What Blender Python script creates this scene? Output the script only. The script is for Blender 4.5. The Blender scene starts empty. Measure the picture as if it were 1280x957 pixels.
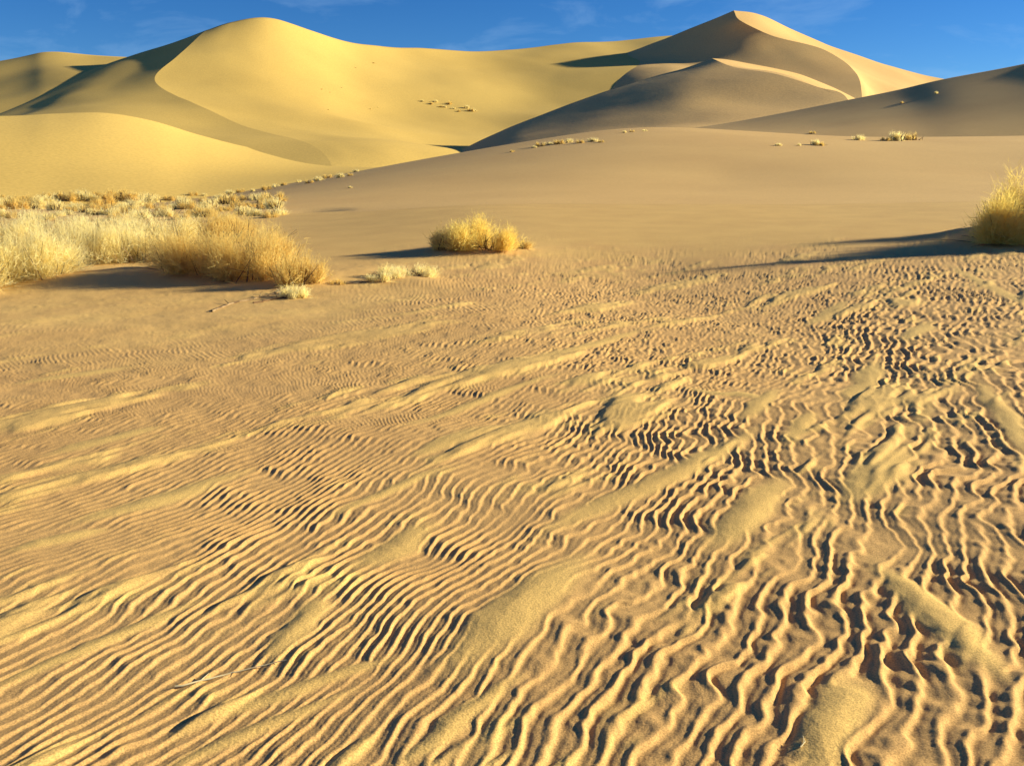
import bpy, math
import numpy as np
from mathutils import Vector

S = bpy.context.scene
C = S.collection
R = math.radians
rng = np.random.default_rng(7)

# ------------------------------------------------------------------ camera
F = 1108.0                       # focal length in photo pixels (1280 wide)
EYE = 1.6
HORIZON = 200.0
PITCH = math.atan((478.5 - HORIZON) / F)
cam = bpy.data.cameras.new('camera')
camo = bpy.data.objects.new('camera', cam)
C.objects.link(camo)
cam.sensor_width = 36.0
cam.lens = 36.0 * F / 1280.0
cam.clip_start = 0.05
cam.clip_end = 20000
camo.location = (0, 0, EYE)
camo.rotation_euler = (math.pi / 2 - PITCH, 0, 0)
S.camera = camo

# ------------------------------------------------------------------ light
SUN_EL, SUN_AZ = R(16.3), R(14.0)   # azimuth: degrees beyond straight right
sdir = Vector((math.cos(SUN_EL) * math.cos(SUN_AZ), math.cos(SUN_EL) * math.sin(SUN_AZ), math.sin(SUN_EL)))
sun = bpy.data.lights.new('sun', 'SUN')
sun.energy = 5.0
sun.angle = R(1.0)
sun.color = (1.0, 0.905, 0.59)
suno = bpy.data.objects.new('sun', sun)
C.objects.link(suno)
suno.rotation_euler = (-sdir).to_track_quat('-Z', 'Y').to_euler()
suno.location = (40, 10, 30)

world = bpy.data.worlds.new('World')
S.world = world
world.use_nodes = True
wn, wl = world.node_tree.nodes, world.node_tree.links
wn.clear()
wout = wn.new('ShaderNodeOutputWorld')
wbg = wn.new('ShaderNodeBackground')
sky = wn.new('ShaderNodeTexSky')
sky.sky_type = 'NISHITA'
sky.sun_disc = False
sky.sun_elevation = SUN_EL
sky.sun_rotation = math.pi / 2 - SUN_AZ
sky.altitude = 2500
sky.air_density = 1.0
sky.dust_density = 0.0
sky.ozone_density = 3.0
hsv = wn.new('ShaderNodeHueSaturation')
hsv.inputs['Saturation'].default_value = 1.25
hsv.inputs['Value'].default_value = 1.0
wl.new(sky.outputs[0], hsv.inputs['Color'])
# thin wisps of high cloud over the whole sky
tc = wn.new('ShaderNodeTexCoord')
mp = wn.new('ShaderNodeMapping')
mp.inputs['Scale'].default_value = (3.0, 3.0, 9.0)
mp.inputs['Location'].default_value = (0.35, 0.1, 0.2)
cn = wn.new('ShaderNodeTexNoise')
cn.inputs['Scale'].default_value = 2.6
cn.inputs['Detail'].default_value = 7
cn.inputs['Roughness'].default_value = 0.62
cn.inputs['Distortion'].default_value = 0.5
cr = wn.new('ShaderNodeValToRGB')
cr.color_ramp.elements[0].position = 0.50
cr.color_ramp.elements[0].color = (0, 0, 0, 1)
cr.color_ramp.elements[1].position = 0.78
cr.color_ramp.elements[1].color = (0.28, 0.28, 0.28, 1)
mx = wn.new('ShaderNodeMix')
mx.data_type = 'RGBA'
mx.inputs['B'].default_value = (7.0, 7.6, 8.2, 1)
wl.new(tc.outputs['Generated'], mp.inputs['Vector'])
wl.new(mp.outputs[0], cn.inputs['Vector'])
wl.new(cn.outputs['Fac'], cr.inputs['Fac'])
wl.new(cr.outputs['Color'], mx.inputs['Factor'])
wl.new(hsv.outputs[0], mx.inputs['A'])
tint = wn.new('ShaderNodeMix')
tint.data_type = 'RGBA'
tint.blend_type = 'MULTIPLY'
tint.inputs['Factor'].default_value = 1.0
tint.inputs['B'].default_value = (0.31, 0.45, 0.61, 1)
wl.new(mx.outputs['Result'], tint.inputs['A'])
wl.new(tint.outputs['Result'], wbg.inputs['Color'])
wbg.inputs['Strength'].default_value = 0.085
wl.new(wbg.outputs[0], wout.inputs['Surface'])

S.render.engine = 'CYCLES'
S.cycles.max_bounces = 8
S.cycles.diffuse_bounces = 6
S.view_settings.view_transform = 'Standard'
S.view_settings.look = 'None'
S.view_settings.gamma = 1
S.view_settings.exposure = 1.15

# ------------------------------------------------------------------ helpers
cp, sp_ = math.cos(PITCH), math.sin(PITCH)


def ray(px, py):
    """direction of a photo pixel, scaled so that its forward (y) part is 1"""
    dy = py - 478.5
    fwd = F * cp - dy * sp_
    return (px - 640.0) / fwd, -(dy * cp + F * sp_) / fwd


def at(px, py, Y):
    a, b = ray(px, py)
    return np.array((a * Y, Y, EYE + b * Y))


def on0(px, py, z=0.0):
    a, b = ray(px, py)
    Y = (z - EYE) / b
    return np.array((a * Y, Y, z))


def smooth(e0, e1, x):
    t = np.clip((x - e0) / (e1 - e0), 0, 1)
    return t * t * (3 - 2 * t)


def grf(n, beta, lo, hi, ax=1.0, seed=0):
    """periodic random field; power falls as k^-beta between lo and hi waves per tile; ax stretches along axis 0"""
    g = np.random.default_rng(seed)
    f = np.fft.rfft2(g.standard_normal((n, n)))
    kx = np.fft.fftfreq(n)[:, None] * n * ax
    ky = np.fft.rfftfreq(n)[None, :] * n
    k = np.sqrt(kx * kx + ky * ky) + 1e-6
    amp = k ** (-beta)
    amp = amp * (k >= lo) * (k <= hi)
    r = np.fft.irfft2(f * amp, s=(n, n))
    return (r / r.std()).astype(np.float32)


def sample(field, u, v, cubic=False):
    """periodic lookup, u along axis 1, v along axis 0, in cells"""
    n0, n1 = field.shape
    iu, iv = np.floor(u).astype(np.int64), np.floor(v).astype(np.int64)
    fu, fv = (u - iu).astype(np.float32), (v - iv).astype(np.float32)
    if not cubic:
        a, b = iu % n1, (iu + 1) % n1
        c, d = iv % n0, (iv + 1) % n0
        return (field[c, a] * (1 - fu) + field[c, b] * fu) * (1 - fv) + (field[d, a] * (1 - fu) + field[d, b] * fu) * fv

    def w(t):
        return (-.5 * t + t * t - .5 * t ** 3, 1 - 2.5 * t * t + 1.5 * t ** 3, .5 * t + 2 * t * t - 1.5 * t ** 3, -.5 * t * t + .5 * t ** 3)
    wu, wv = w(fu), w(fv)
    out = np.zeros_like(fu)
    for j in range(4):
        row = (iv + j - 1) % n0
        acc = np.zeros_like(fu)
        for i in range(4):
            acc += field[row, (iu + i - 1) % n1] * wu[i]
        out += acc * wv[j]
    return out


def grid_mesh(name, P, mat, kind='structure', label=None, flip=False):
    """P: (rows, cols, 3) -> one smooth mesh object"""
    nr, nc = P.shape[:2]
    me = bpy.data.meshes.new(name)
    me.vertices.add(nr * nc)
    me.vertices.foreach_set('co', np.ascontiguousarray(P, dtype=np.float32).ravel())
    i = np.arange(nr * nc, dtype=np.int32).reshape(nr, nc)
    q = np.stack([i[:-1, :-1], i[:-1, 1:], i[1:, 1:], i[1:, :-1]], -1)
    if flip:
        q = q[..., ::-1]
    q = np.ascontiguousarray(q).ravel()
    nf = (nr - 1) * (nc - 1)
    me.loops.add(nf * 4)
    me.loops.foreach_set('vertex_index', q)
    me.polygons.add(nf)
    me.polygons.foreach_set('loop_start', np.arange(0, nf * 4, 4, dtype=np.int32))
    me.update(calc_edges=True)
    me.polygons.foreach_set('use_smooth', np.ones(nf, dtype=bool))
    me.materials.append(mat)
    o = bpy.data.objects.new(name, me)
    C.objects.link(o)
    if kind:
        o['kind'] = kind
    if label:
        o['label'] = label
    return o


def raw_mesh(name, verts, faces, mat, parent=None, smooth_shade=False):
    me = bpy.data.meshes.new(name)
    me.from_pydata([tuple(map(float, v)) for v in verts], [], faces)
    me.materials.append(mat)
    if smooth_shade:
        me.polygons.foreach_set('use_smooth', [True] * len(me.polygons))
    o = bpy.data.objects.new(name, me)
    C.objects.link(o)
    o.parent = parent
    return o


# ------------------------------------------------------------------ materials
def sand_material(name, grain, bumpscale, bumpdist, c0, c1, patch, speckle=0.8):
    m = bpy.data.materials.new(name)
    m.use_nodes = True
    n, l = m.node_tree.nodes, m.node_tree.links
    b = n['Principled BSDF']
    b.inputs['Roughness'].default_value = 0.95
    b.inputs['Specular IOR Level'].default_value = 0.15
    co = n.new('ShaderNodeTexCoord')
    big = n.new('ShaderNodeTexNoise')
    big.inputs['Scale'].default_value = patch
    big.inputs['Detail'].default_value = 5
    fine = n.new('ShaderNodeTexNoise')
    fine.inputs['Scale'].default_value = grain
    fine.inputs['Detail'].default_value = 3
    l.new(co.outputs['Object'], big.inputs['Vector'])
    l.new(co.outputs['Object'], fine.inputs['Vector'])
    r1 = n.new('ShaderNodeValToRGB')
    r1.color_ramp.elements[0].position = 0.35
    r1.color_ramp.elements[0].color = (*c0, 1)
    r1.color_ramp.elements[1].position = 0.68
    r1.color_ramp.elements[1].color = (*c1, 1)
    l.new(big.outputs['Fac'], r1.inputs['Fac'])
    r2 = n.new('ShaderNodeValToRGB')
    r2.color_ramp.elements[0].position = 0.30
    r2.color_ramp.elements[0].color = (0.50, 0.49, 0.52, 1)
    r2.color_ramp.elements[1].position = 0.62
    r2.color_ramp.elements[1].color = (1.10, 1.10, 1.08, 1)
    l.new(fine.outputs['Fac'], r2.inputs['Fac'])
    mu = n.new('ShaderNodeMix')
    mu.data_type = 'RGBA'
    mu.blend_type = 'MULTIPLY'
    mu.inputs['Factor'].default_value = speckle
    l.new(r1.outputs['Color'], mu.inputs['A'])
    l.new(r2.outputs['Color'], mu.inputs['B'])
    l.new(mu.outputs['Result'], b.inputs['Base Color'])
    bn = n.new('ShaderNodeTexNoise')
    bn.inputs['Scale'].default_value = bumpscale
    bn.inputs['Detail'].default_value = 4
    bn.inputs['Roughness'].default_value = 0.65
    l.new(co.outputs['Object'], bn.inputs['Vector'])
    bp = n.new('ShaderNodeBump')
    bp.inputs['Strength'].default_value = 1.0
    bp.inputs['Distance'].default_value = bumpdist
    l.new(bn.outputs['Fac'], bp.inputs['Height'])
    l.new(bp.outputs['Normal'], b.inputs['Normal'])
    return m


SAND0, SAND1 = (0.63, 0.395, 0.158), (0.69, 0.445, 0.178)
M_near = sand_material('rippled_sand', 190, 130, 0.0016, SAND0, SAND1, 0.9)
M_slope = sand_material('smooth_sand', 22, 12, 0.007, SAND0, SAND1, 0.12, 0.5)
M_far = sand_material('dune_sand', 3.0, 1.2, 0.03, SAND0, SAND1, 0.025, 0.35)
M_yel = sand_material('yellow_dune_sand', 3.0, 1.2, 0.012, (0.59, 0.398, 0.112), (0.64, 0.438, 0.128), 0.02, 0.3)


def plant_material(name, c0, c1, trans=0.55):
    m = bpy.data.materials.new(name)
    m.use_nodes = True
    n, l = m.node_tree.nodes, m.node_tree.links
    n.clear()
    out = n.new('ShaderNodeOutputMaterial')
    d = n.new('ShaderNodeBsdfDiffuse')
    t = n.new('ShaderNodeBsdfTranslucent')
    mixs = n.new('ShaderNodeMixShader')
    mixs.inputs[0].default_value = trans
    co = n.new('ShaderNodeTexCoord')
    no = n.new('ShaderNodeTexNoise')
    no.inputs['Scale'].default_value = 9
    no.inputs['Detail'].default_value = 4
    r = n.new('ShaderNodeValToRGB')
    r.color_ramp.elements[0].position = 0.35
    r.color_ramp.elements[0].color = (*c0, 1)
    r.color_ramp.elements[1].position = 0.65
    r.color_ramp.elements[1].color = (*c1, 1)
    l.new(co.outputs['Object'], no.inputs['Vector'])
    l.new(no.outputs['Fac'], r.inputs['Fac'])
    l.new(r.outputs['Color'], d.inputs['Color'])
    l.new(r.outputs['Color'], t.inputs['Color'])
    l.new(d.outputs[0], mixs.inputs[1])
    l.new(t.outputs[0], mixs.inputs[2])
    l.new(mixs.outputs[0], out.inputs['Surface'])
    return m


M_straw = plant_material('straw_foliage', (0.70, 0.50, 0.17), (0.86, 0.68, 0.26))
M_pale = plant_material('bleached_foliage', (0.86, 0.72, 0.32), (0.93, 0.85, 0.50))
M_gold = plant_material('yellow_foliage', (0.84, 0.64, 0.17), (0.92, 0.75, 0.25))
M_wood = plant_material('dry_wood', (0.10, 0.06, 0.035), (0.20, 0.12, 0.07), 0.0)
M_stick = plant_material('bleached_wood', (0.50, 0.42, 0.26), (0.70, 0.60, 0.38), 0.0)
M_bark = plant_material('grey_wood', (0.14, 0.09, 0.055), (0.34, 0.24, 0.14), 0.0)

n_t, l_t = M_near.node_tree.nodes, M_near.node_tree.links
at_ = n_t.new('ShaderNodeAttribute')
at_.attribute_name = 'fresh_sand'
co_ = n_t.new('ShaderNodeMix')
co_.data_type = 'RGBA'
co_.inputs['A'].default_value = (0.94, 0.885, 0.87, 1)      # coarse, redder lag sand
co_.inputs['B'].default_value = (1.06, 1.09, 0.95, 1)      # fine blown sand
mu_ = n_t.new('ShaderNodeMix')
mu_.data_type = 'RGBA'
mu_.blend_type = 'MULTIPLY'
mu_.inputs['Factor'].default_value = 1.0
bs_ = n_t['Principled BSDF'].inputs['Base Color']
src_ = bs_.links[0].from_socket
l_t.new(at_.outputs['Fac'], co_.inputs['Factor'])
l_t.new(src_, mu_.inputs['A'])
l_t.new(co_.outputs['Result'], mu_.inputs['B'])
l_t.new(mu_.outputs['Result'], bs_)

# ------------------------------------------------------------------ the ground's broad shape (thin-plate spline through measured points)
ctrl = []
for px in (-400, 0, 640, 1280, 1680):
    for py in (1100, 957, 760, 600, 500):
        ctrl.append(on0(px, py, 0.0))
ctrl += [at(*p) for p in (
    (-350, 400, 9.6), (0, 395, 9.6), (-300, 350, 12.9), (0, 362, 12.4), (200, 352, 13.0), (310, 347, 13.3), (450, 352, 12.9), (600, 312, 16.8), (780, 343, 14.6),
    (1000, 322, 15.8), (1200, 304, 17.3), (1320, 300, 17.6), (1700, 296, 17.8), (640, 400, 9.2), (1280, 400, 9.2),
    (-400, 300, 22), (0, 300, 20), (150, 285, 24), (350, 285, 24), (-400, 275, 40), (0, 268, 38), (150, 264, 36), (300, 254, 42),
    (600, 262, 26), (900, 262, 26), (1250, 258, 26), (1700, 255, 26),
    (600, 226, 46), (900, 220, 46), (1250, 217, 46), (1700, 212, 46),
    (-300, 272, 60), (0, 262, 60), (200, 256, 62), (280, 245, 66), (360, 230, 74), (440, 216, 82), (560, 198, 92), (640, 189, 98), (760, 171, 104), (830, 170, 105), (900, 172, 103),
    (1000, 175, 98), (1140, 174, 93), (1280, 171, 92), (1450, 168, 92), (1700, 160, 92))]
for px, z in ((-300, -6), (0, -6), (300, -6), (560, -3), (760, -2), (1000, 0), (1300, 2), (1700, 3)):
    p = at(px, 200, 150.0)
    p[2] = z
    ctrl.append(p)
ctrl = np.array(ctrl)
CS = 20.0


def warp(x, y):                  # compress distance so the spline behaves alike near and far
    r = np.log1p(y / 3.0)
    return np.stack([x / (y + 3.0) * 3.0, r * 1.6], -1)


cw = warp(ctrl[:, 0], ctrl[:, 1])


def tps_k(r2):
    return 0.5 * r2 * np.log(r2 + 1e-12)


n_ = len(cw)
K = tps_k(((cw[:, None] - cw[None]) ** 2).sum(-1)) + np.eye(n_) * 2e-3
Pm = np.concatenate([np.ones((n_, 1)), cw], 1)
A = np.zeros((n_ + 3, n_ + 3))
A[:n_, :n_] = K
A[:n_, n_:] = Pm
A[n_:, :n_] = Pm.T
sol = np.linalg.solve(A, np.concatenate([ctrl[:, 2], np.zeros(3)]))


def base_h(x, y):
    sh = np.shape(x)
    w = warp(np.ravel(x), np.ravel(y))
    out = sol[n_] + w @ sol[n_ + 1:]
    for i in range(n_):
        d = w - cw[i]
        out += sol[i] * tps_k(d[:, 0] ** 2 + d[:, 1] ** 2)
    return out.reshape(sh)


# ------------------------------------------------------------------ wind ripples: a Swift-Hohenberg pattern with real defects
def ripple_field(n=1024, cells=8.0, steps=110, b=0.75, seed=3):
    g = np.random.default_rng(seed)
    k0 = 2 * math.pi / cells
    ku = np.fft.rfftfreq(n)[None, :] * 2 * math.pi / k0
    kv = np.fft.fftfreq(n)[:, None] * 2 * math.pi / k0
    k2 = ku * ku + kv * kv
    L = 0.35 - (1 - k2) ** 2 - b * kv * kv
    dt = 0.8
    den = 1.0 / (1 - dt * L)
    u = g.standard_normal((n, n)).astype(np.float32) * 0.3
    uh = np.fft.rfft2(u)
    for _ in range(steps):
        uh = (uh + dt * np.fft.rfft2(0.35 * u * u - u ** 3)) * den
        u = np.fft.irfft2(uh, s=(n, n))
    u = u - u.mean()
    return (u / np.abs(u).std() / 2.2).astype(np.float32)


RIP = ripple_field()
rs = RIP.std()
RIP = (RIP / rs).astype(np.float32)         # unit deviation, about +-1.5
N1 = grf(512, 2.3, 3, 60, 1.0, 11)
N2 = grf(512, 2.3, 3, 60, 1.0, 12)
N3 = grf(512, 1.9, 4, 44, 1.0, 13)
N4 = grf(512, 3.0, 2, 60, 1.0, 16)
STREAK = grf(512, 1.5, 4, 110, 4.5, 14)     # long along axis 0
FINE = grf(512, 0.6, 30, 220, 1.0, 15)

TH = R(25.0)
nx, ny = math.cos(TH), -math.sin(TH)
cx, cy = math.sin(TH), math.cos(TH)
TS = R(38.0)

s_tab = np.linspace(-60, 60, 6001)
lam_tab = 0.050 + 0.043 / (1 + np.exp(-(s_tab + 0.85) / 0.28))
ph_tab = np.cumsum(1.0 / lam_tab) * (s_tab[1] - s_tab[0])
ph_tab -= np.interp(0, s_tab, ph_tab)

# smooth drifts of blown sand: pixel of one end, of the other end, width in pixels, height in metres
DRIFTS = [
    (568, 838, 722, 702, 66, .030), (690, 668, 935, 535, 34, .026), (893, 690, 972, 600, 52, .030), (1062, 628, 1128, 556, 44, .028),
    (1066, 500, 1095, 445, 30, .022), (1095, 705, 1222, 812, 46, .034), (998, 975, 1062, 838, 60, .036), (455, 700, 540, 655, 44, .022),
    (345, 820, 395, 745, 40, .022), (520, 575, 600, 535, 30, .020), (95, 655, 310, 588, 36, .022), (0, 700, 120, 668, 30, .02),
    (930, 520, 975, 488, 26, .018), (990, 545, 1015, 515, 26, .016), (760, 515, 800, 490, 24, .016), (520, 530, 690, 470, 22, .018),
    (0, 860, 250, 745, 26, .018), (250, 905, 480, 830, 26, .018), (60, 570, 200, 535, 30, .018), (1130, 420, 1165, 395, 22, .018),
    (590, 480, 640, 455, 24, .016), (860, 480, 960, 500, 20, .016), (420, 640, 560, 590, 20, .014), (1230, 480, 1280, 560, 26, .018),
    (1010, 395, 1060, 365, 20, .016), (20, 480, 170, 455, 24, .016), (640, 460, 800, 405, 18, .016), (200, 960, 420, 880, 24, .02),
    (500, 960, 640, 850, 24, .022), (1190, 330, 1290, 380, 18, .012)]
drift_w = []
for (x0, y0, x1, y1, wpx, h) in DRIFTS:
    a_, b_ = on0(x0, y0)[:2], on0(x1, y1)[:2]
    mid = on0((x0 + x1) / 2, (y0 + y1) / 2)
    scale = F / math.hypot(mid[1], EYE)
    drift_w.append((a_, b_, wpx / scale * 0.5 * 1.15, h * 0.5))


MOUNDS = [(*on0(455, 336)[:2], 0.75, 0.9, 0.10), (*on0(390, 345)[:2], 0.7, 0.6, 0.09), (*on0(1238, 303)[:2], 1.0, 0.8, 0.20), (*on0(1330, 305)[:2], 1.4, 0.8, 0.18),
          (*on0(250, 336)[:2], 1.5, 0.8, 0.13), (*on0(80, 342)[:2], 1.8, 0.9, 0.13), (*on0(598, 309)[:2], 0.9, 0.7, 0.09), (*on0(520, 344)[:2], 0.5, 0.4, 0.06)]


def near_height(x, y):
    """ripples, drifts and unevenness of the near sand; returns the height above base_h"""
    # coordinates of the wind
    s = nx * x + ny * y
    t = cx * x + cy * y
    w1 = sample(N1, x * 512 / 9.0, y * 512 / 9.0)
    w2 = sample(N2, x * 512 / 7.0 + 91, y * 512 / 7.0 + 33)
    kink = sample(N3, x * 512 / 2.6, y * 512 / 2.6)
    s1 = s + 0.055 * w1 + (0.008 + 0.011 * smooth(-0.5, 1.2, x)) * kink
    t1 = t + 0.06 * w2
    ph = np.interp(s1, s_tab, ph_tab)
    u = ph * 8.0
    v = t1 / 0.090 * 8.0 * 0.48
    lam = np.interp(s, s_tab, lam_tab)
    r0 = sample(RIP, u, v, True)
    # lopsided ripples: long side away from the sun, short steep side towards it
    r = sample(RIP, u - 0.78 * np.clip(r0, -1.5, 1.6), v, True)
    r = 1.5 * np.tanh(r / 1.5)
    prof = (np.exp(0.18 * r) - 1.02) / 0.18 * (1 + 0.22 * kink)   # peaked crests, round troughs
    ladder = sample(RIP, v * 1.1 + 311, u * 1.15 + 57, False)
    # where ripples are strong or faint
    du, dv = math.sin(TS) * x + math.cos(TS) * y, math.cos(TS) * x - math.sin(TS) * y
    st = sample(STREAK, dv * 512 / 6.5, du * 512 / 6.5)
    smoothness = smooth(0.7, 1.8, st)
    amp = 1.0 - 0.75 * smoothness
    amp = amp * (0.95 + 0.22 * np.clip(w2, -1.6, 1.3))
    amp = amp * (1 - smooth(12.5, 18.5, y + 1.2 * w1 - 0.09 * x))
    left = smooth(0.3, -2.8, x + 0.3 * w1) * smooth(6.0, 9.5, y + 0.4 * w2)
    amp = amp * (1 - 0.96 * left)
    amp = amp * (1 - 0.1 * smooth(0.2, -2.0, x))
    amp = amp * (1 + 0.35 * smooth(5.0, 10.0, y))
    # measured drifts
    hd = np.zeros_like(x)
    mound = np.zeros_like(x)
    for (mx_, my_, rx_, ry_, h_) in MOUNDS:
        e2 = ((x - mx_) / rx_) ** 2 + ((y - my_) / ry_) ** 2
        mound += h_ * np.exp(-e2 * (1 + 0.15 * w1))
    amp = amp * (1 - smooth(0.03, 0.09, mound))
    md = np.zeros_like(x)
    ex, ey = x + 0.016 * kink, y + 0.04 * w2 + 0.012 * kink
    for (a, b, wd, h) in drift_w:
        d = b - a
        ln = math.hypot(*d)
        d = d / ln
        q = (ex - a[0]) * d[0] + (ey - a[1]) * d[1] - ln / 2
        p = (ex - a[0]) * d[1] - (ey - a[1]) * d[0]
        rr = np.sqrt((q / (ln * 0.58)) ** 2 + (p / (wd * 1.15)) ** 2)
        m = 1 - smooth(0.55, 1.15, rr)
        md = np.maximum(md, m)
        hd = np.maximum(hd, h * (1 - smooth(0.0, 1.2, rr)))
    amp = amp * (1 - 0.93 * md)
    broad = sample(RIP, s1 / 0.21 * 8.0 + 170 + 1.2 * kink, t1 / 0.21 * 8.0 * 0.42 + 1.5 * w2, True)
    broad = (np.exp(0.3 * np.tanh(broad / 1.4) * 1.4) - 1.04) / 0.3
    far = smooth(3.6, 8.0, y) * (0.35 + 0.65 * smooth(-3.0, 1.0, x))
    H = amp * (lam * (0.066 * prof + 0.009 * ladder) + 0.0022 * far * broad)
    H = H + hd + mound
    fade = 1 - smooth(13.5, 19.0, y + 0.8 * w2 - 0.05 * x)
    H = H + fade * (0.011 * smoothness * (1 - 0.8 * left) * np.clip(st, 0, 2) + 0.005 * w1 + 0.0016 * kink * (1 - 0.8 * md))
    H = H + 0.00025 * sample(FINE, x * 512 / 2.2, y * 512 / 2.2) * fade
    pale = np.clip(np.maximum(md, 0.85 * smooth(0.45, 1.5, st + 0.25 * kink)), 0, 1)
    pale = pale * (1 - 0.75 * left) + 0.62 * 0.75 * left
    pale = pale * fade + 0.62 * (1 - fade)
    return H, pale


# rows spaced by how the eye sees the flat sand, from just before the feet to the foot of the slope
NR, NC = 700, 1380
pys = np.linspace(1120, 262, NR)
rowY = np.array([on0(640, p, 0.0)[1] for p in pys])
rowY = np.concatenate([np.linspace(-3.0, rowY[0] - 0.05, 40), rowY])
NR = len(rowY)
k = np.linspace(-1, 1, NC)
YY = np.repeat(rowY[:, None], NC, 1)
# wider than the view close by, then fanning out
XX = k[None, :] * 0.85 * np.maximum(YY, 1.5) + 2.6 * (k ** 5)[None, :]
near, pale = near_height(XX, YY)
Hn = base_h(XX, np.maximum(YY, 0.6)) + near
far_edge = smooth(rowY[-4], rowY[-1], YY)
Hn -= 0.01 * far_edge
ground = grid_mesh('ground', np.stack([XX, YY, Hn], -1), M_near, flip=False)
att = ground.data.attributes.new('fresh_sand', 'FLOAT', 'POINT')       # drifts of fine pale sand over the coarser rippled sand
att.data.foreach_set('value', np.ascontiguousarray(pale, dtype=np.float32).ravel())
Y_END = rowY[-3]

# the smooth slope beyond
NR2, NC2 = 260, 420
ry = Y_END * (175.0 / Y_END) ** np.linspace(0, 1, NR2)
YY2 = np.repeat(ry[:, None], NC2, 1)
XX2 = np.linspace(-1, 1, NC2)[None, :] * 1.0 * (YY2 + 2)
W1 = sample(N1, XX2 * 512 / 90, YY2 * 512 / 90)
W2 = sample(N2, XX2 * 512 / 34, YY2 * 512 / 34)
fade2 = smooth(Y_END, Y_END + 14, YY2)
H2 = base_h(XX2, YY2) + fade2 * (0.012 * W1 + 0.0 * W2)


def hollow(X, Y, H, px, py, Yd, lx, ly, depth):
    p = at(px, py, Yd)
    r = np.sqrt(((X - p[0]) / lx) ** 2 + ((Y - p[1]) / ly) ** 2)
    return H - depth * (1 - smooth(0, 1, r))


H2 = hollow(XX2, YY2, H2, 375, 276, 30, 2.0, 3.0, 0.22)
slope = grid_mesh('sand_slope', np.stack([XX2, YY2, H2], -1), M_slope)

# desert floor out to the horizon, lying well below the dunes
floor = raw_mesh('desert_floor', [(-9000, -9000, -14), (9000, -9000, -14), (9000, 9000, -14), (-9000, 9000, -14)], [(0, 1, 2, 3)], M_far)
floor['kind'] = 'structure'


# ------------------------------------------------------------------ the dunes: lofted surfaces through measured lines
def cr_resample(P, n):
    """Catmull-Rom along axis 0"""
    m = len(P)
    Q = np.concatenate([(2 * P[0] - P[1])[None], P, (2 * P[-1] - P[-2])[None]])
    tt = np.linspace(0, m - 1, n)
    i = np.clip(tt.astype(int), 0, m - 2)
    f = (tt - i).reshape((-1,) + (1,) * (P.ndim - 1))
    p0, p1, p2, p3 = Q[i], Q[i + 1], Q[i + 2], Q[i + 3]
    return 0.5 * (2 * p1 + (p2 - p0) * f + (2 * p0 - 5 * p1 + 4 * p2 - p3) * f ** 2 + (3 * p1 - p0 - 3 * p2 + p3) * f ** 3)


def loft(rows, nv=90, nu=140, back=None, rough=0.0, seed=0):
    P = np.array([[at(*p) for p in r] for r in rows])
    G = cr_resample(P, nv)
    G = np.swapaxes(cr_resample(np.swapaxes(G, 0, 1), nu), 0, 1)
    if back is not None:                       # the unseen far side falls away
        top = G[0]
        ext = []
        for j, (dy, dz) in enumerate(back):
            ext.append(top + np.array((0, dy, -dz)))
        G = np.concatenate([np.array(ext[::-1]), G], 0)
    if rough:
        G[..., 2] += rough * sample(N4, G[..., 0] * 512 / 150 + seed, G[..., 1] * 512 / 150, True)
    return G


BACK = [(8, 1.5), (25, 9), (60, 30), (100, 60)]


def join_patches(name, grids, mat):
    objs = []
    V, Fs = [], []
    off = 0
    for G in grids:
        nr, nc = G.shape[:2]
        V.append(G.reshape(-1, 3))
        i = np.arange(nr * nc).reshape(nr, nc) + off
        q = np.stack([i[1:, :-1], i[1:, 1:], i[:-1, 1:], i[:-1, :-1]], -1).reshape(-1, 4)
        Fs.append(q)
        off += nr * nc
    V = np.concatenate(V)
    q = np.concatenate(Fs)
    me = bpy.data.meshes.new(name)
    me.vertices.add(len(V))
    me.vertices.foreach_set('co', V.astype(np.float32).ravel())
    me.loops.add(len(q) * 4)
    me.loops.foreach_set('vertex_index', q.astype(np.int32).ravel())
    me.polygons.add(len(q))
    me.polygons.foreach_set('loop_start', np.arange(0, len(q) * 4, 4, dtype=np.int32))
    me.update(calc_edges=True)
    me.polygons.foreach_set('use_smooth', np.ones(len(q), dtype=bool))
    me.materials.append(mat)
    o = bpy.data.objects.new(name, me)
    C.objects.link(o)
    o['kind'] = 'structure'
    return o


# big dune: sunlit face right of the S-shaped crest
big_lit = [
    [(258, 38, 300), (290, 28, 306), (335, 24, 313), (390, 37, 324), (460, 53, 345), (550, 64, 375), (640, 61, 406), (760, 52, 436), (860, 44, 455)],
    [(224, 66, 272), (275, 62, 281), (335, 60, 292), (390, 66, 304), (460, 76, 324), (550, 82, 350), (640, 76, 377), (760, 64, 407), (860, 57, 424)],
    [(193, 96, 246), (260, 97, 254), (330, 100, 264), (390, 104, 276), (460, 108, 295), (550, 109, 318), (640, 104, 338), (760, 88, 360), (860, 80, 376)],
    [(240, 126, 216), (290, 131, 222), (340, 136, 230), (400, 140, 243), (470, 143, 263), (550, 142, 284), (640, 136, 302), (760, 118, 324), (860, 105, 340)],
    [(325, 158, 182), (368, 163, 183), (420, 167, 188), (480, 171, 204), (530, 174, 219), (590, 174, 232), (660, 170, 248), (760, 155, 268), (860, 142, 282)],
    [(400, 190, 150), (430, 191, 152), (480, 192, 158), (530, 194, 169), (570, 196, 176), (620, 198, 184), (690, 198, 192), (760, 194, 202), (860, 188, 214)],
    [(430, 250, 110), (450, 250, 113), (480, 250, 116), (530, 250, 118), (570, 250, 120), (620, 250, 122), (690, 250, 124), (760, 250, 126), (860, 250, 130)],
]
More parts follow.
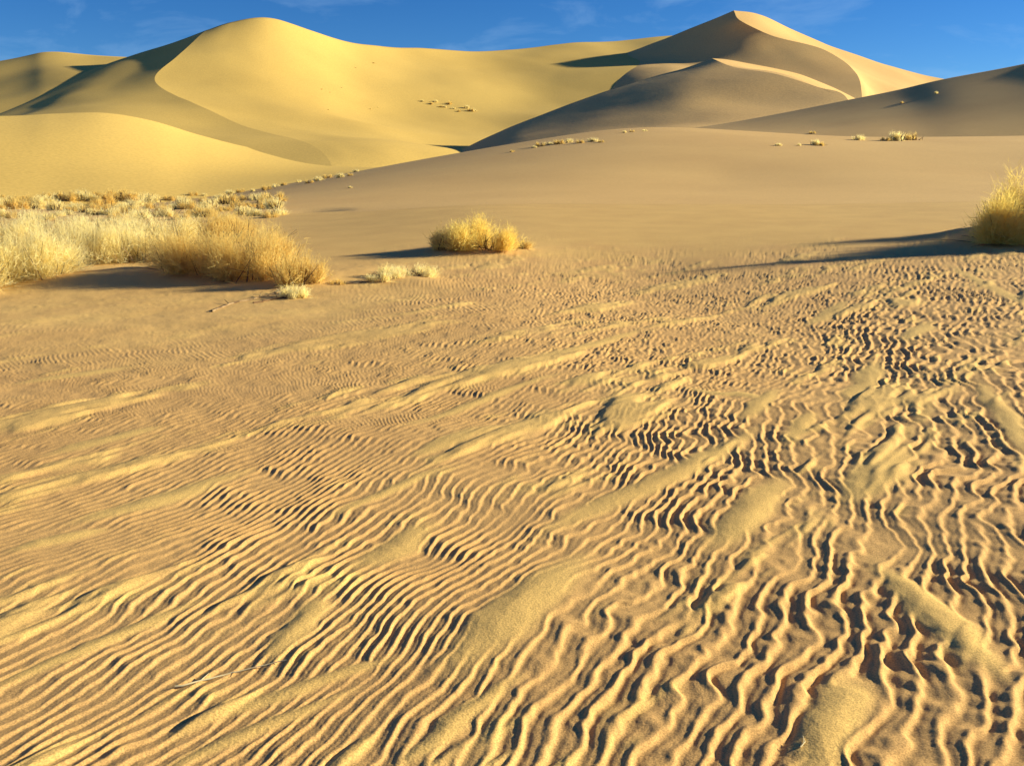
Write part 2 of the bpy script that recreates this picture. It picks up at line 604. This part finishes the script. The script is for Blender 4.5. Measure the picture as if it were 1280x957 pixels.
big_shade = [
    [(60, 112, 286), (110, 90, 290), (165, 70, 294), (210, 56, 297), (258, 38, 300)],
    [(20, 132, 252), (70, 112, 257), (122, 96, 262), (180, 81, 267), (224, 66, 272)],
    [(-20, 150, 220), (35, 138, 226), (80, 124, 232), (138, 111, 239), (193, 96, 246)],
    [(-80, 170, 186), (-10, 162, 182), (60, 152, 193), (150, 140, 202), (240, 126, 216)],
    [(-140, 190, 132), (-60, 186, 141), (60, 180, 146), (200, 170, 161), (325, 158, 182)],
    [(-200, 230, 102), (-60, 225, 110), (60, 220, 114), (220, 208, 127), (400, 190, 150)],
    [(-200, 270, 84), (-60, 270, 88), (60, 268, 93), (220, 262, 101), (430, 250, 110)],
]
big = join_patches('dune', [loft(big_lit, 110, 170, BACK, 0.45), loft(big_shade, 90, 90, BACK, 0.45)], M_yel)

# low dune behind on the far left
left_back = [
    [(-400, 128, 298), (-200, 104, 306), (0, 80, 316), (60, 68, 320), (110, 67, 321), (165, 69, 320), (240, 76, 330)],
    [(-400, 150, 252), (-200, 130, 260), (0, 108, 270), (60, 98, 274), (110, 96, 275), (165, 96, 280), (240, 100, 300)],
    [(-400, 175, 212), (-200, 160, 221), (0, 142, 231), (60, 135, 234), (110, 130, 237), (165, 128, 246), (240, 130, 268)],
    [(-400, 210, 165), (-200, 200, 174), (0, 185, 184), (60, 180, 187), (110, 178, 191), (165, 178, 198), (240, 178, 210)],
]
lb = join_patches('dune', [loft(left_back, 60, 90, BACK, 0.45)], M_yel)

# smooth bright dune in front of it
lobe = [
    [(-420, 150, 92), (-200, 146, 106), (0, 145, 121), (65, 142, 127), (130, 141, 133), (190, 151, 139), (250, 169, 146), (320, 186, 154), (400, 197, 162), (500, 204, 170)],
    [(-420, 170, 79), (-200, 168, 91), (0, 166, 104), (65, 164, 109), (130, 164, 115), (190, 172, 120), (250, 184, 126), (320, 196, 134), (400, 204, 142), (500, 208, 150)],
    [(-420, 205, 64), (-200, 204, 74), (0, 203, 84), (65, 203, 88), (130, 203, 93), (190, 206, 98), (250, 211, 104), (320, 214, 111), (400, 214, 119), (500, 212, 127)],
    [(-420, 250, 50), (-200, 250, 57), (0, 250, 64), (65, 249, 67), (130, 247, 70), (190, 245, 74), (250, 242, 79), (320, 235, 86), (400, 226, 95), (500, 216, 104)],
    [(-420, 300, 42), (-200, 300, 46), (0, 300, 51), (65, 299, 53), (130, 297, 55), (190, 290, 58), (250, 285, 60), (320, 280, 66), (400, 265, 74), (500, 250, 84)],
]
lo = join_patches('dune', [loft(lobe, 90, 140, [(5, .4), (14, 2.2), (30, 8), (50, 18)], 0.0)], M_yel)

# far peak on the right: shaded front, bright far flank
peak_shade = [
    [(700, 76, 410), (765, 69, 409), (820, 51, 405), (870, 33, 399), (917, 15, 392)],
    [(700, 82, 400), (765, 73, 399), (820, 60, 394), (880, 45, 388), (926, 29, 382)],
    [(700, 88, 408), (768, 78, 389), (825, 74, 379), (890, 72, 371), (966, 48, 381)],
    [(700, 104, 378), (770, 96, 354), (830, 90, 350), (900, 84, 358), (1030, 64, 375)],
    [(700, 124, 338), (770, 118, 320), (830, 114, 314), (920, 106, 328), (1070, 92, 348)],
    [(700, 165, 275), (770, 160, 256), (830, 160, 256), (920, 155, 268), (1080, 150, 286)],
]
peak_lit = [
    [(917, 15, 392), (955, 20, 402), (1000, 40, 416), (1050, 62, 428), (1110, 83, 438), (1180, 99, 446), (1300, 120, 452)],
    [(926, 29, 382), (962, 33, 392), (1005, 50, 405), (1055, 71, 416), (1112, 91, 424), (1180, 108, 430), (1300, 130, 436)],
    [(966, 48, 381), (990, 52, 386), (1025, 62, 393), (1065, 80, 400), (1115, 100, 404), (1180, 118, 410), (1300, 140, 414)],
    [(1030, 64, 375), (1045, 71, 376), (1060, 82, 377), (1085, 96, 379), (1120, 111, 376), (1180, 128, 380), (1300, 150, 384)],
    [(1070, 92, 348), (1076, 98, 348), (1084, 108, 347), (1097, 117, 347), (1125, 126, 347), (1180, 140, 345), (1300, 160, 348)],
    [(1080, 150, 286), (1085, 150, 286), (1092, 152, 286), (1104, 154, 286), (1130, 158, 282), (1180, 165, 284), (1300, 180, 286)],
]
pk = join_patches('dune', [loft(peak_shade, 90, 100, BACK, 0.45), loft(peak_lit, 90, 100, BACK, 0.45)], M_far)

# middle dune: dark windward front, narrow bright flank
mid_shade = [
    [(555, 206, 184), (590, 183, 190), (640, 157, 197), (700, 133, 204), (760, 113, 211), (820, 95, 217), (855, 86, 219), (890, 74, 220)],
    [(555, 212, 168), (600, 192, 173), (655, 166, 179), (715, 143, 186), (775, 124, 192), (835, 106, 198), (872, 97, 202), (918, 89, 207)],
    [(560, 216, 152), (610, 198, 156), (670, 176, 161), (730, 155, 167), (790, 138, 173), (850, 121, 179), (900, 111, 185), (968, 99, 193)],
    [(570, 220, 136), (620, 206, 139), (690, 186, 143), (750, 166, 148), (810, 152, 154), (870, 140, 161), (940, 128, 170), (1020, 114, 182)],
    [(580, 232, 118), (640, 222, 120), (700, 205, 123), (770, 186, 127), (830, 172, 132), (890, 162, 139), (970, 148, 150), (1058, 126, 170)],
    [(590, 270, 100), (640, 262, 100), (700, 250, 100), (770, 235, 101), (830, 222, 103), (890, 212, 106), (970, 200, 113), (1070, 190, 124)],
]
mid_lit = [
    [(890, 74, 220), (922, 75, 230), (960, 80, 239), (993, 90, 246), (1025, 104, 251), (1062, 121, 255), (1120, 150, 258)],
    [(918, 89, 207), (940, 88, 216), (968, 92, 225), (999, 101, 232), (1030, 113, 236), (1064, 129, 239), (1120, 155, 242)],
    [(968, 99, 193), (980, 99, 198), (995, 103, 204), (1015, 110, 209), (1038, 120, 214), (1068, 135, 218), (1120, 160, 221)],
    [(1020, 114, 182), (1023, 115, 185), (1030, 117, 189), (1040, 123, 193), (1052, 130, 197), (1075, 142, 201), (1120, 165, 204)],
    [(1058, 126, 170), (1059, 128, 172), (1061, 130, 175), (1065, 133, 178), (1070, 138, 181), (1085, 150, 184), (1120, 170, 187)],
]
md_ = join_patches('dune', [loft(mid_shade, 90, 140, BACK, 0.45), loft(mid_lit, 70, 70, BACK, 0.45)], M_far)

# dune flank rising out of the frame on the right
right = [
    [(700, 186, 126), (780, 172, 127), (860, 161, 128), (920, 152, 128), (990, 139, 127), (1060, 125, 126), (1120, 113, 125), (1180, 99, 124), (1280, 80, 122), (1400, 52, 120), (1600, 20, 118)],
    [(700, 190, 118), (780, 177, 118), (865, 166, 119), (930, 158, 119), (1000, 148, 118), (1070, 137, 117), (1130, 127, 116), (1190, 116, 114), (1285, 102, 112), (1400, 80, 110), (1600, 55, 108)],
    [(700, 195, 110), (780, 183, 110), (870, 172, 110), (940, 166, 110), (1010, 159, 109), (1080, 152, 107), (1140, 147, 105), (1200, 141, 103), (1290, 132, 101), (1400, 120, 99), (1600, 100, 97)],
    [(700, 205, 100), (780, 192, 100), (875, 182, 100), (950, 178, 99), (1020, 175, 97), (1090, 173, 95), (1150, 171, 94), (1210, 169, 92.5), (1295, 166, 91), (1400, 160, 90), (1600, 150, 88)],
    [(700, 235, 88), (800, 225, 88), (880, 214, 88), (960, 210, 88), (1030, 206, 87), (1100, 203, 86), (1160, 200, 85), (1220, 198, 85), (1295, 196, 84), (1400, 190, 83), (1600, 185, 82)],
]
rt = join_patches('dune', [loft(right, 90, 150, [(6, .6), (18, 4), (40, 16), (70, 35)], 0.0)], M_slope)


# ------------------------------------------------------------------ plants
bpy.context.view_layer.update()
DG = bpy.context.evaluated_depsgraph_get()


def hit(px, py):
    a, b = ray(px, py)
    d = Vector((a, 1, b)).normalized()
    ok, loc, *_ = S.ray_cast(DG, Vector((0, 0, EYE)), d)
    return loc if ok else None


def drop(x, y):
    ok, loc, *_ = S.ray_cast(DG, Vector((x, y, 200)), Vector((0, 0, -1)))
    return loc


def ribbons(P0, D, L, W, bend, segs, g):
    """curved tapering blades: base points, directions, lengths, widths -> verts, faces"""
    n = len(P0)
    side = np.cross(D, g.standard_normal((n, 3)))
    side /= np.linalg.norm(side, axis=1)[:, None] + 1e-9
    V = []
    t = np.linspace(0, 1, segs + 1)
    out = np.stack([D[:, 0], D[:, 1], np.zeros(n)], 1)
    for k_, tt in enumerate(t):
        c = P0 + D * (L * tt)[:, None] + bend[:, None] * (tt ** 2) * (out * 0.7 + np.array((0, 0, -0.6))) * L[:, None]
        w = W * (1 - 0.75 * tt)
        V.append(c - side * w[:, None] * .5)
        V.append(c + side * w[:, None] * .5)
    V = np.stack(V, 1).reshape(-1, 3)
    base = np.arange(n)[:, None] * (2 * (segs + 1))
    Fq = []
    for k_ in range(segs):
        Fq.append(base + np.array([[2 * k_, 2 * k_ + 1, 2 * k_ + 3, 2 * k_ + 2]]))
    Fq = np.concatenate(Fq, 0)
    return V, Fq


def mesh_np(name, V, Fq, mat):
    me = bpy.data.meshes.new(name)
    me.vertices.add(len(V))
    me.vertices.foreach_set('co', V.astype(np.float32).ravel())
    me.loops.add(len(Fq) * 4)
    me.loops.foreach_set('vertex_index', Fq.astype(np.int32).ravel())
    me.polygons.add(len(Fq))
    me.polygons.foreach_set('loop_start', np.arange(0, len(Fq) * 4, 4, dtype=np.int32))
    me.update(calc_edges=True)
    me.materials.append(mat)
    return me


def dome_dirs(n, g, spread):
    th = g.uniform(0, 2 * math.pi, n)
    ph = np.abs(g.normal(0, spread, n)).clip(0, 1.5)
    return np.stack([np.sin(ph) * np.cos(th), np.sin(ph) * np.sin(th), np.cos(ph)], 1)


def bush_meshes(w, h, n, mat, seed, blade=0.006, fluff=1.0, spread=0.62, stems=60):
    """foliage and woody stems of one clump w wide and h high"""
    g = np.random.default_rng(seed)
    # a clump is several tufts so that its outline is uneven
    nt = 5 + int(g.integers(0, 4))
    Vs, Fs, off = [], [], 0
    for k_ in range(nt):
        a = g.uniform(0, 2 * math.pi)
        r = w * 0.36 * math.sqrt(g.uniform(0, 1))
        c = np.array((r * math.cos(a), r * math.sin(a), 0.0))
        tw_ = g.uniform(0.20, 0.34)
        hh = h * g.uniform(0.62, 1.0) * (1 - 0.35 * (r / (w * 0.4 + 1e-6)) ** 2)
        m = int(n / nt)
        D = dome_dirs(m, g, spread)
        D[:, :2] += c[:2] / (w + 1e-6) * 0.9
        D /= np.linalg.norm(D, axis=1)[:, None]
        P0 = c + np.concatenate([g.normal(0, w * 0.05, (m, 2)), np.zeros((m, 1)) - 0.02], 1)
        reach = 1.0 / np.sqrt((D[:, 2] / hh) ** 2 + ((D[:, 0] ** 2 + D[:, 1] ** 2) / (w * tw_) ** 2))
        L = reach * (0.45 + 0.75 * g.beta(2.2, 1.6, m))
        V, Fq = ribbons(P0, D, L, np.full(m, blade), g.uniform(0.0, 0.35, m), 3, g)
        Vs.append(V); Fs.append(Fq + off); off += len(V)
        # feathery side shoots towards the tips
        q = int(m * fluff)
        pick = g.integers(0, m, q)
        tt = g.uniform(0.35, 1.0, q)
        P1 = P0[pick] + D[pick] * (L[pick] * tt)[:, None]
        D1 = D[pick] + g.normal(0, 0.55, (q, 3))
        D1 /= np.linalg.norm(D1, axis=1)[:, None]
        V, Fq = ribbons(P1, D1, h * g.uniform(0.07, 0.20, q), np.full(q, blade * 0.9), g.uniform(0, .3, q), 1, g)
        V[:, 2] = np.maximum(V[:, 2], -0.02)
        Vs.append(V); Fs.append(Fq + off); off += len(V)
    fol = mesh_np('foliage', np.concatenate(Vs), np.concatenate(Fs), mat)
    D = dome_dirs(stems, g, 0.75)
    P0 = np.concatenate([g.normal(0, w * 0.14, (stems, 2)), np.full((stems, 1), -0.03)], 1)
    V, Fq = ribbons(P0, D, h * g.uniform(0.3, 0.7, stems), np.full(stems, min(blade, 0.016) * 2.4), g.uniform(0, .2, stems), 2, g)
    V2, F2 = ribbons(P0, D, h * g.uniform(0.3, 0.7, stems), np.full(stems, min(blade, 0.016) * 2.4), g.uniform(0, .2, stems), 2, g)
    st = mesh_np('stem', np.concatenate([V, V2]), np.concatenate([Fq, F2 + len(V)]), M_wood)
    return fol, st


def plant(name, loc, meshes, label, cat, group=None, scale=1.0, rot=0.0):
    e = bpy.data.objects.new(name, None)
    e.empty_display_size = 0.2
    C.objects.link(e)
    e.location = loc
    e.rotation_euler = (0, 0, rot)
    e.scale = (scale,) * 3
    e['label'] = label
    e['category'] = cat
    if group:
        e['group'] = group
    for nm, me in zip(('foliage', 'stem'), meshes):
        o = bpy.data.objects.new(nm, me)
        o.parent = e
        o['kind'] = 'stuff'
        C.objects.link(o)
    return e


# near bushes: pixel of the base, width and height in pixels, foliage, blades, name, label
NEAR = [
    (322, 343, 105, 76, M_straw, 2600, 'desert_shrub', 'large rounded straw-coloured shrub with brown stems at the end of the left hedge of grass'),
    (243, 334, 105, 62, M_straw, 2200, 'desert_shrub', 'straw-coloured shrub casting a dark shadow, next to the large rounded shrub with brown stems'),
    (165, 326, 100, 58, M_pale, 2000, 'desert_shrub', 'pale shrub with dark shade beneath, in the middle of the hedge of dry grass'),
    (95, 330, 90, 62, M_pale, 1900, 'grass_tussock', 'pale feathery grass tussock between the shaded shrub and the tall bleached tussock'),
    (40, 345, 100, 78, M_pale, 2200, 'grass_tussock', 'tall bleached grass tussock standing forward of the hedge of dry grass'),
    (-30, 357, 110, 84, M_pale, 2200, 'grass_tussock', 'wide bleached grass tussock cut off by the edge, at the outer end of the hedge'),
    (372, 352, 56, 46, M_straw, 1100, 'grass_tussock', 'thin straw-coloured grass tussock on the open side of the large rounded shrub'),
    (600, 309, 80, 41, M_gold, 2200, 'desert_shrub', 'rounded yellow shrub standing alone at the foot of the smooth slope'),
    (562, 310, 40, 37, M_straw, 1000, 'desert_shrub', 'small straw-coloured shrub touching the shaded side of the lone yellow shrub'),
    (640, 308, 42, 20, M_straw, 700, 'grass_tussock', 'low thin grass tussock trailing on the sunny side of the lone yellow shrub'),
    (1246, 300, 66, 80, M_gold, 2600, 'desert_shrub', 'tall bright yellow shrub with dark purple-brown base on a shaded sand mound'),
    (1304, 303, 90, 100, M_gold, 2800, 'desert_shrub', 'tallest bright yellow shrub, running out of the picture beside the sand mound'),
    (1440, 312, 46, 190, M_gold, 4200, 'desert_shrub', 'very tall narrow shrub past the sand mound, throwing the long thin shadow'),
    (290, 304, 100, 50, M_straw, 1300, 'grass_tussock', 'straw-coloured grass tussock behind the large rounded shrub'),
    (205, 302, 105, 46, M_pale, 1200, 'grass_tussock', 'pale grass tussock behind the shrub that casts the dark shadow'),
    (120, 300, 105, 46, M_pale, 1200, 'grass_tussock', 'pale grass tussock behind the middle of the hedge'),
    (35, 302, 105, 46, M_pale, 1200, 'grass_tussock', 'pale grass tussock behind the tall bleached tussock'),
    (-50, 305, 105, 48, M_pale, 1000, 'grass_tussock', 'pale grass tussock behind the wide bleached tussock at the outer end of the hedge'),
    (368, 370, 44, 20, M_pale, 700, 'grass_tussock', 'small almost white grass tuft beside the fallen dead branch'),
    (516, 344, 54, 22, M_pale, 800, 'grass_tussock', 'small almost white grass tuft on the bare sand near the lone yellow shrub'),
    (478, 347, 44, 18, M_pale, 600, 'grass_tussock', 'wispy pale grass tuft between the dead branch and the white tuft'),
    (425, 354, 24, 9, M_straw, 260, 'grass_tussock', 'tiny straw-coloured grass tuft on the low sand edge'),
]
spots = [hit(p[0], p[1]) if -10 <= p[0] <= 1290 else None for p in NEAR]
for i_, (p, loc) in enumerate(zip(NEAR, spots)):
    px, py, wpx, hpx, mat, nb, nm, lab = p
    if loc is None:
        q = on0(px, py, -0.05)
        loc = drop(q[0], q[1])
    sc = loc.y / F
    blade = 0.0065 * max(1.0, loc.y / 15) * (4.0 if hpx > 150 else 1.0)
    plant(nm, (loc.x, loc.y, loc.z - 0.01), bush_meshes(wpx * sc * 1.25, hpx * sc * 1.08, int(nb * 1.15), mat, 100 + i_, blade, 2.2), lab, 'shrub' if nm == 'desert_shrub' else 'grass',
          None, 1.0, rng.uniform(0, 6))

# small tufts: a few shared clumps
small = [bush_meshes(0.9, 0.5, 420, m_, 300 + j_, 0.016, 1.2, 0.7, 24) for j_, m_ in enumerate((M_pale, M_straw, M_pale, M_straw))]


def scatter(pts, name, label, cat, group):
    locs = [(hit(px, py), w) for (px, py, w) in pts]
    for (loc, w), j_ in zip(locs, range(1000)):
        if loc is None:
            continue
        lab = label.replace('COLOUR', 'pale bleached' if j_ % 2 == 0 else 'straw-coloured').replace('SIZE', 'broad' if w > 27 else 'small' if w > 13 else 'tiny')
        plant(name, (loc.x, loc.y, loc.z - 0.02), small[j_ % 4], lab, cat, group, w * loc.y / F / 0.9, rng.uniform(0, 6))


g2 = np.random.default_rng(21)
field = []
for x_ in np.arange(-20, 345, 13.0):
    for row in range(3):
        field.append((x_ + g2.uniform(-6, 6), 252 + row * 10 + g2.uniform(-4, 4) + (6 if x_ < 60 else 0) * (row == 0), g2.uniform(17, 38)))
scatter(sorted(field, key=lambda p: p[1]), 'grass_tussock', 'SIZE COLOUR grass tuft in the scattered field behind the hedge of dry grass', 'grass', 'grass tufts scattered behind the hedge')
scatter([(x_ + g2.uniform(-4, 4), 246 - (x_ - 270) * 0.175 + g2.uniform(-1, 3), g2.uniform(9, 17)) for x_ in np.arange(150, 450, 13.0) if x_ > 260] +
        [(x_, 246 + g2.uniform(-3, 3), g2.uniform(9, 18)) for x_ in np.arange(0, 262, 15.0)],
        'grass_tussock', 'SIZE COLOUR grass tuft along the foot of the smooth bright dune', 'grass', 'grass tufts along the foot of the bright dune')
scatter([(667, 185, 9), (676, 183, 14), (686, 181, 11), (700, 180, 16), (712, 178, 13), (724, 179, 12), (741, 177, 14), (752, 178, 9), (780, 166, 8), (790, 165, 7), (806, 164, 7), (640, 190, 8)],
        'desert_shrub', 'SIZE COLOUR shrub on the slope edge below the dark middle dune', 'shrub', 'shrubs on the slope edge below the middle dune')
scatter([(1122, 176, 30), (1140, 175, 22), (1072, 175, 18), (1106, 176, 14)], 'desert_shrub', 'SIZE COLOUR shrub at the foot of the brown dune flank', 'shrub', 'shrubs at the foot of the brown flank')
scatter([(1018, 181, 18), (1028, 182, 12), (972, 182, 10), (1016, 167, 9), (1000, 182, 8)], 'desert_shrub', 'SIZE COLOUR shrub on the upper part of the smooth slope', 'shrub', 'tiny shrubs high on the smooth slope')
scatter([(1170, 117, 7), (1127, 129, 6)], 'desert_shrub', 'tiny COLOUR shrub on the side of the brown dune flank', 'shrub', 'tiny shrubs on the brown flank')
scatter([(437, 235, 8)], 'grass_tussock', 'single tiny pale tuft below the long edge of the smooth slope', 'grass', None)
far_pts = [(530 + i_ * 6.5 + g2.uniform(-3, 3), 127 + i_ * 1.3 + g2.uniform(-4, 4), g2.uniform(5, 10)) for i_ in range(11)] + [(g2.uniform(360, 520), g2.uniform(75, 140), g2.uniform(2, 3.2)) for _ in range(8)]
scatter(far_pts, 'desert_shrub', 'tiny COLOUR far shrub on the sunlit face of the biggest dune', 'shrub', 'far shrubs on the biggest dune')


# ------------------------------------------------------------------ dead wood
def tube(pts, r0, r1, sides=6):
    pts = np.array(pts)
    n = len(pts)
    V, Fq = [], []
    for i_ in range(n):
        d = pts[min(i_ + 1, n - 1)] - pts[max(i_ - 1, 0)]
        d /= np.linalg.norm(d) + 1e-9
        a = np.cross(d, (0, 0, 1.0)); a /= np.linalg.norm(a) + 1e-9
        b = np.cross(d, a)
        r = r0 + (r1 - r0) * i_ / (n - 1)
        for k_ in range(sides):
            t_ = 2 * math.pi * k_ / sides
            V.append(pts[i_] + r * (a * math.cos(t_) + b * math.sin(t_)))
    for i_ in range(n - 1):
        for k_ in range(sides):
            k2 = (k_ + 1) % sides
            Fq.append((i_ * sides + k_, i_ * sides + k2, (i_ + 1) * sides + k2, (i_ + 1) * sides + k_))
    return V, Fq


def dead_wood(name, pix, r0, r1, mat, label, lift=0.004, jag=0.0, seed=0):
    g = np.random.default_rng(seed)
    P = []
    locs = [hit(*p) for p in pix]
    for k_ in range(len(locs) - 1):
        for t_ in np.linspace(0, 1, 5)[:-1]:
            q = locs[k_].lerp(locs[k_ + 1], t_)
            P.append(q)
    P.append(locs[-1])
    pts = []
    for q in P:
        pts.append((q.x + g.normal(0, jag), q.y + g.normal(0, jag), q.z + lift + r0 * 0.5))
    V, Fq = tube(pts, r0, r1)
    o = raw_mesh(name, V, Fq, mat, None, True)
    o['label'] = label
    o['category'] = 'branch'
    # side twigs
    for k_ in range(3, len(pts) - 2, 4):
        p0 = np.array(pts[k_])
        d = np.array(pts[k_ + 1]) - p0
        d /= np.linalg.norm(d) + 1e-9
        s_ = np.array((d[1], -d[0], 0)) * g.choice((-1, 1))
        ln = r0 * g.uniform(10, 20)
        tw = [p0 + (d * 0.7 + s_ * 0.6) * ln * t_ + np.array((0, 0, r0 * t_ * 2)) for t_ in (0, .4, 1)]
        V, Fq = tube(tw, r1 * 1.2, r1 * 0.6, 5)
        raw_mesh('twig', V, Fq, mat, o, True)
    return o


dead_wood('dead_branch', [(218, 860), (262, 850), (300, 840), (362, 825)], 0.0032, 0.0014, M_stick, 'thin bleached stick lying across the sand ripples', 0.004, 0.003, 1)
dead_wood('dead_branch', [(1000, 934), (1006, 928), (1003, 920)], 0.002, 0.001, M_stick, 'tiny curled pale twig on a smooth drift', 0.002, 0.001, 2)
dead_wood('dead_branch', [(262, 389), (300, 378), (335, 370), (362, 358)], 0.014, 0.006, M_bark, 'fallen grey dead branch half buried in sand before the large rounded shrub', 0.0, 0.02, 3)
dead_wood('dead_branch', [(318, 379), (345, 374), (378, 371)], 0.013, 0.006, M_wood, 'short dark dead branch lying against the almost white tuft', 0.0, 0.02, 4)
dead_wood('dead_branch', [(418, 354), (440, 355), (468, 351)], 0.010, 0.005, M_bark, 'short grey dead branch on the low sand edge by the wispy tuft', 0.0, 0.015, 5)
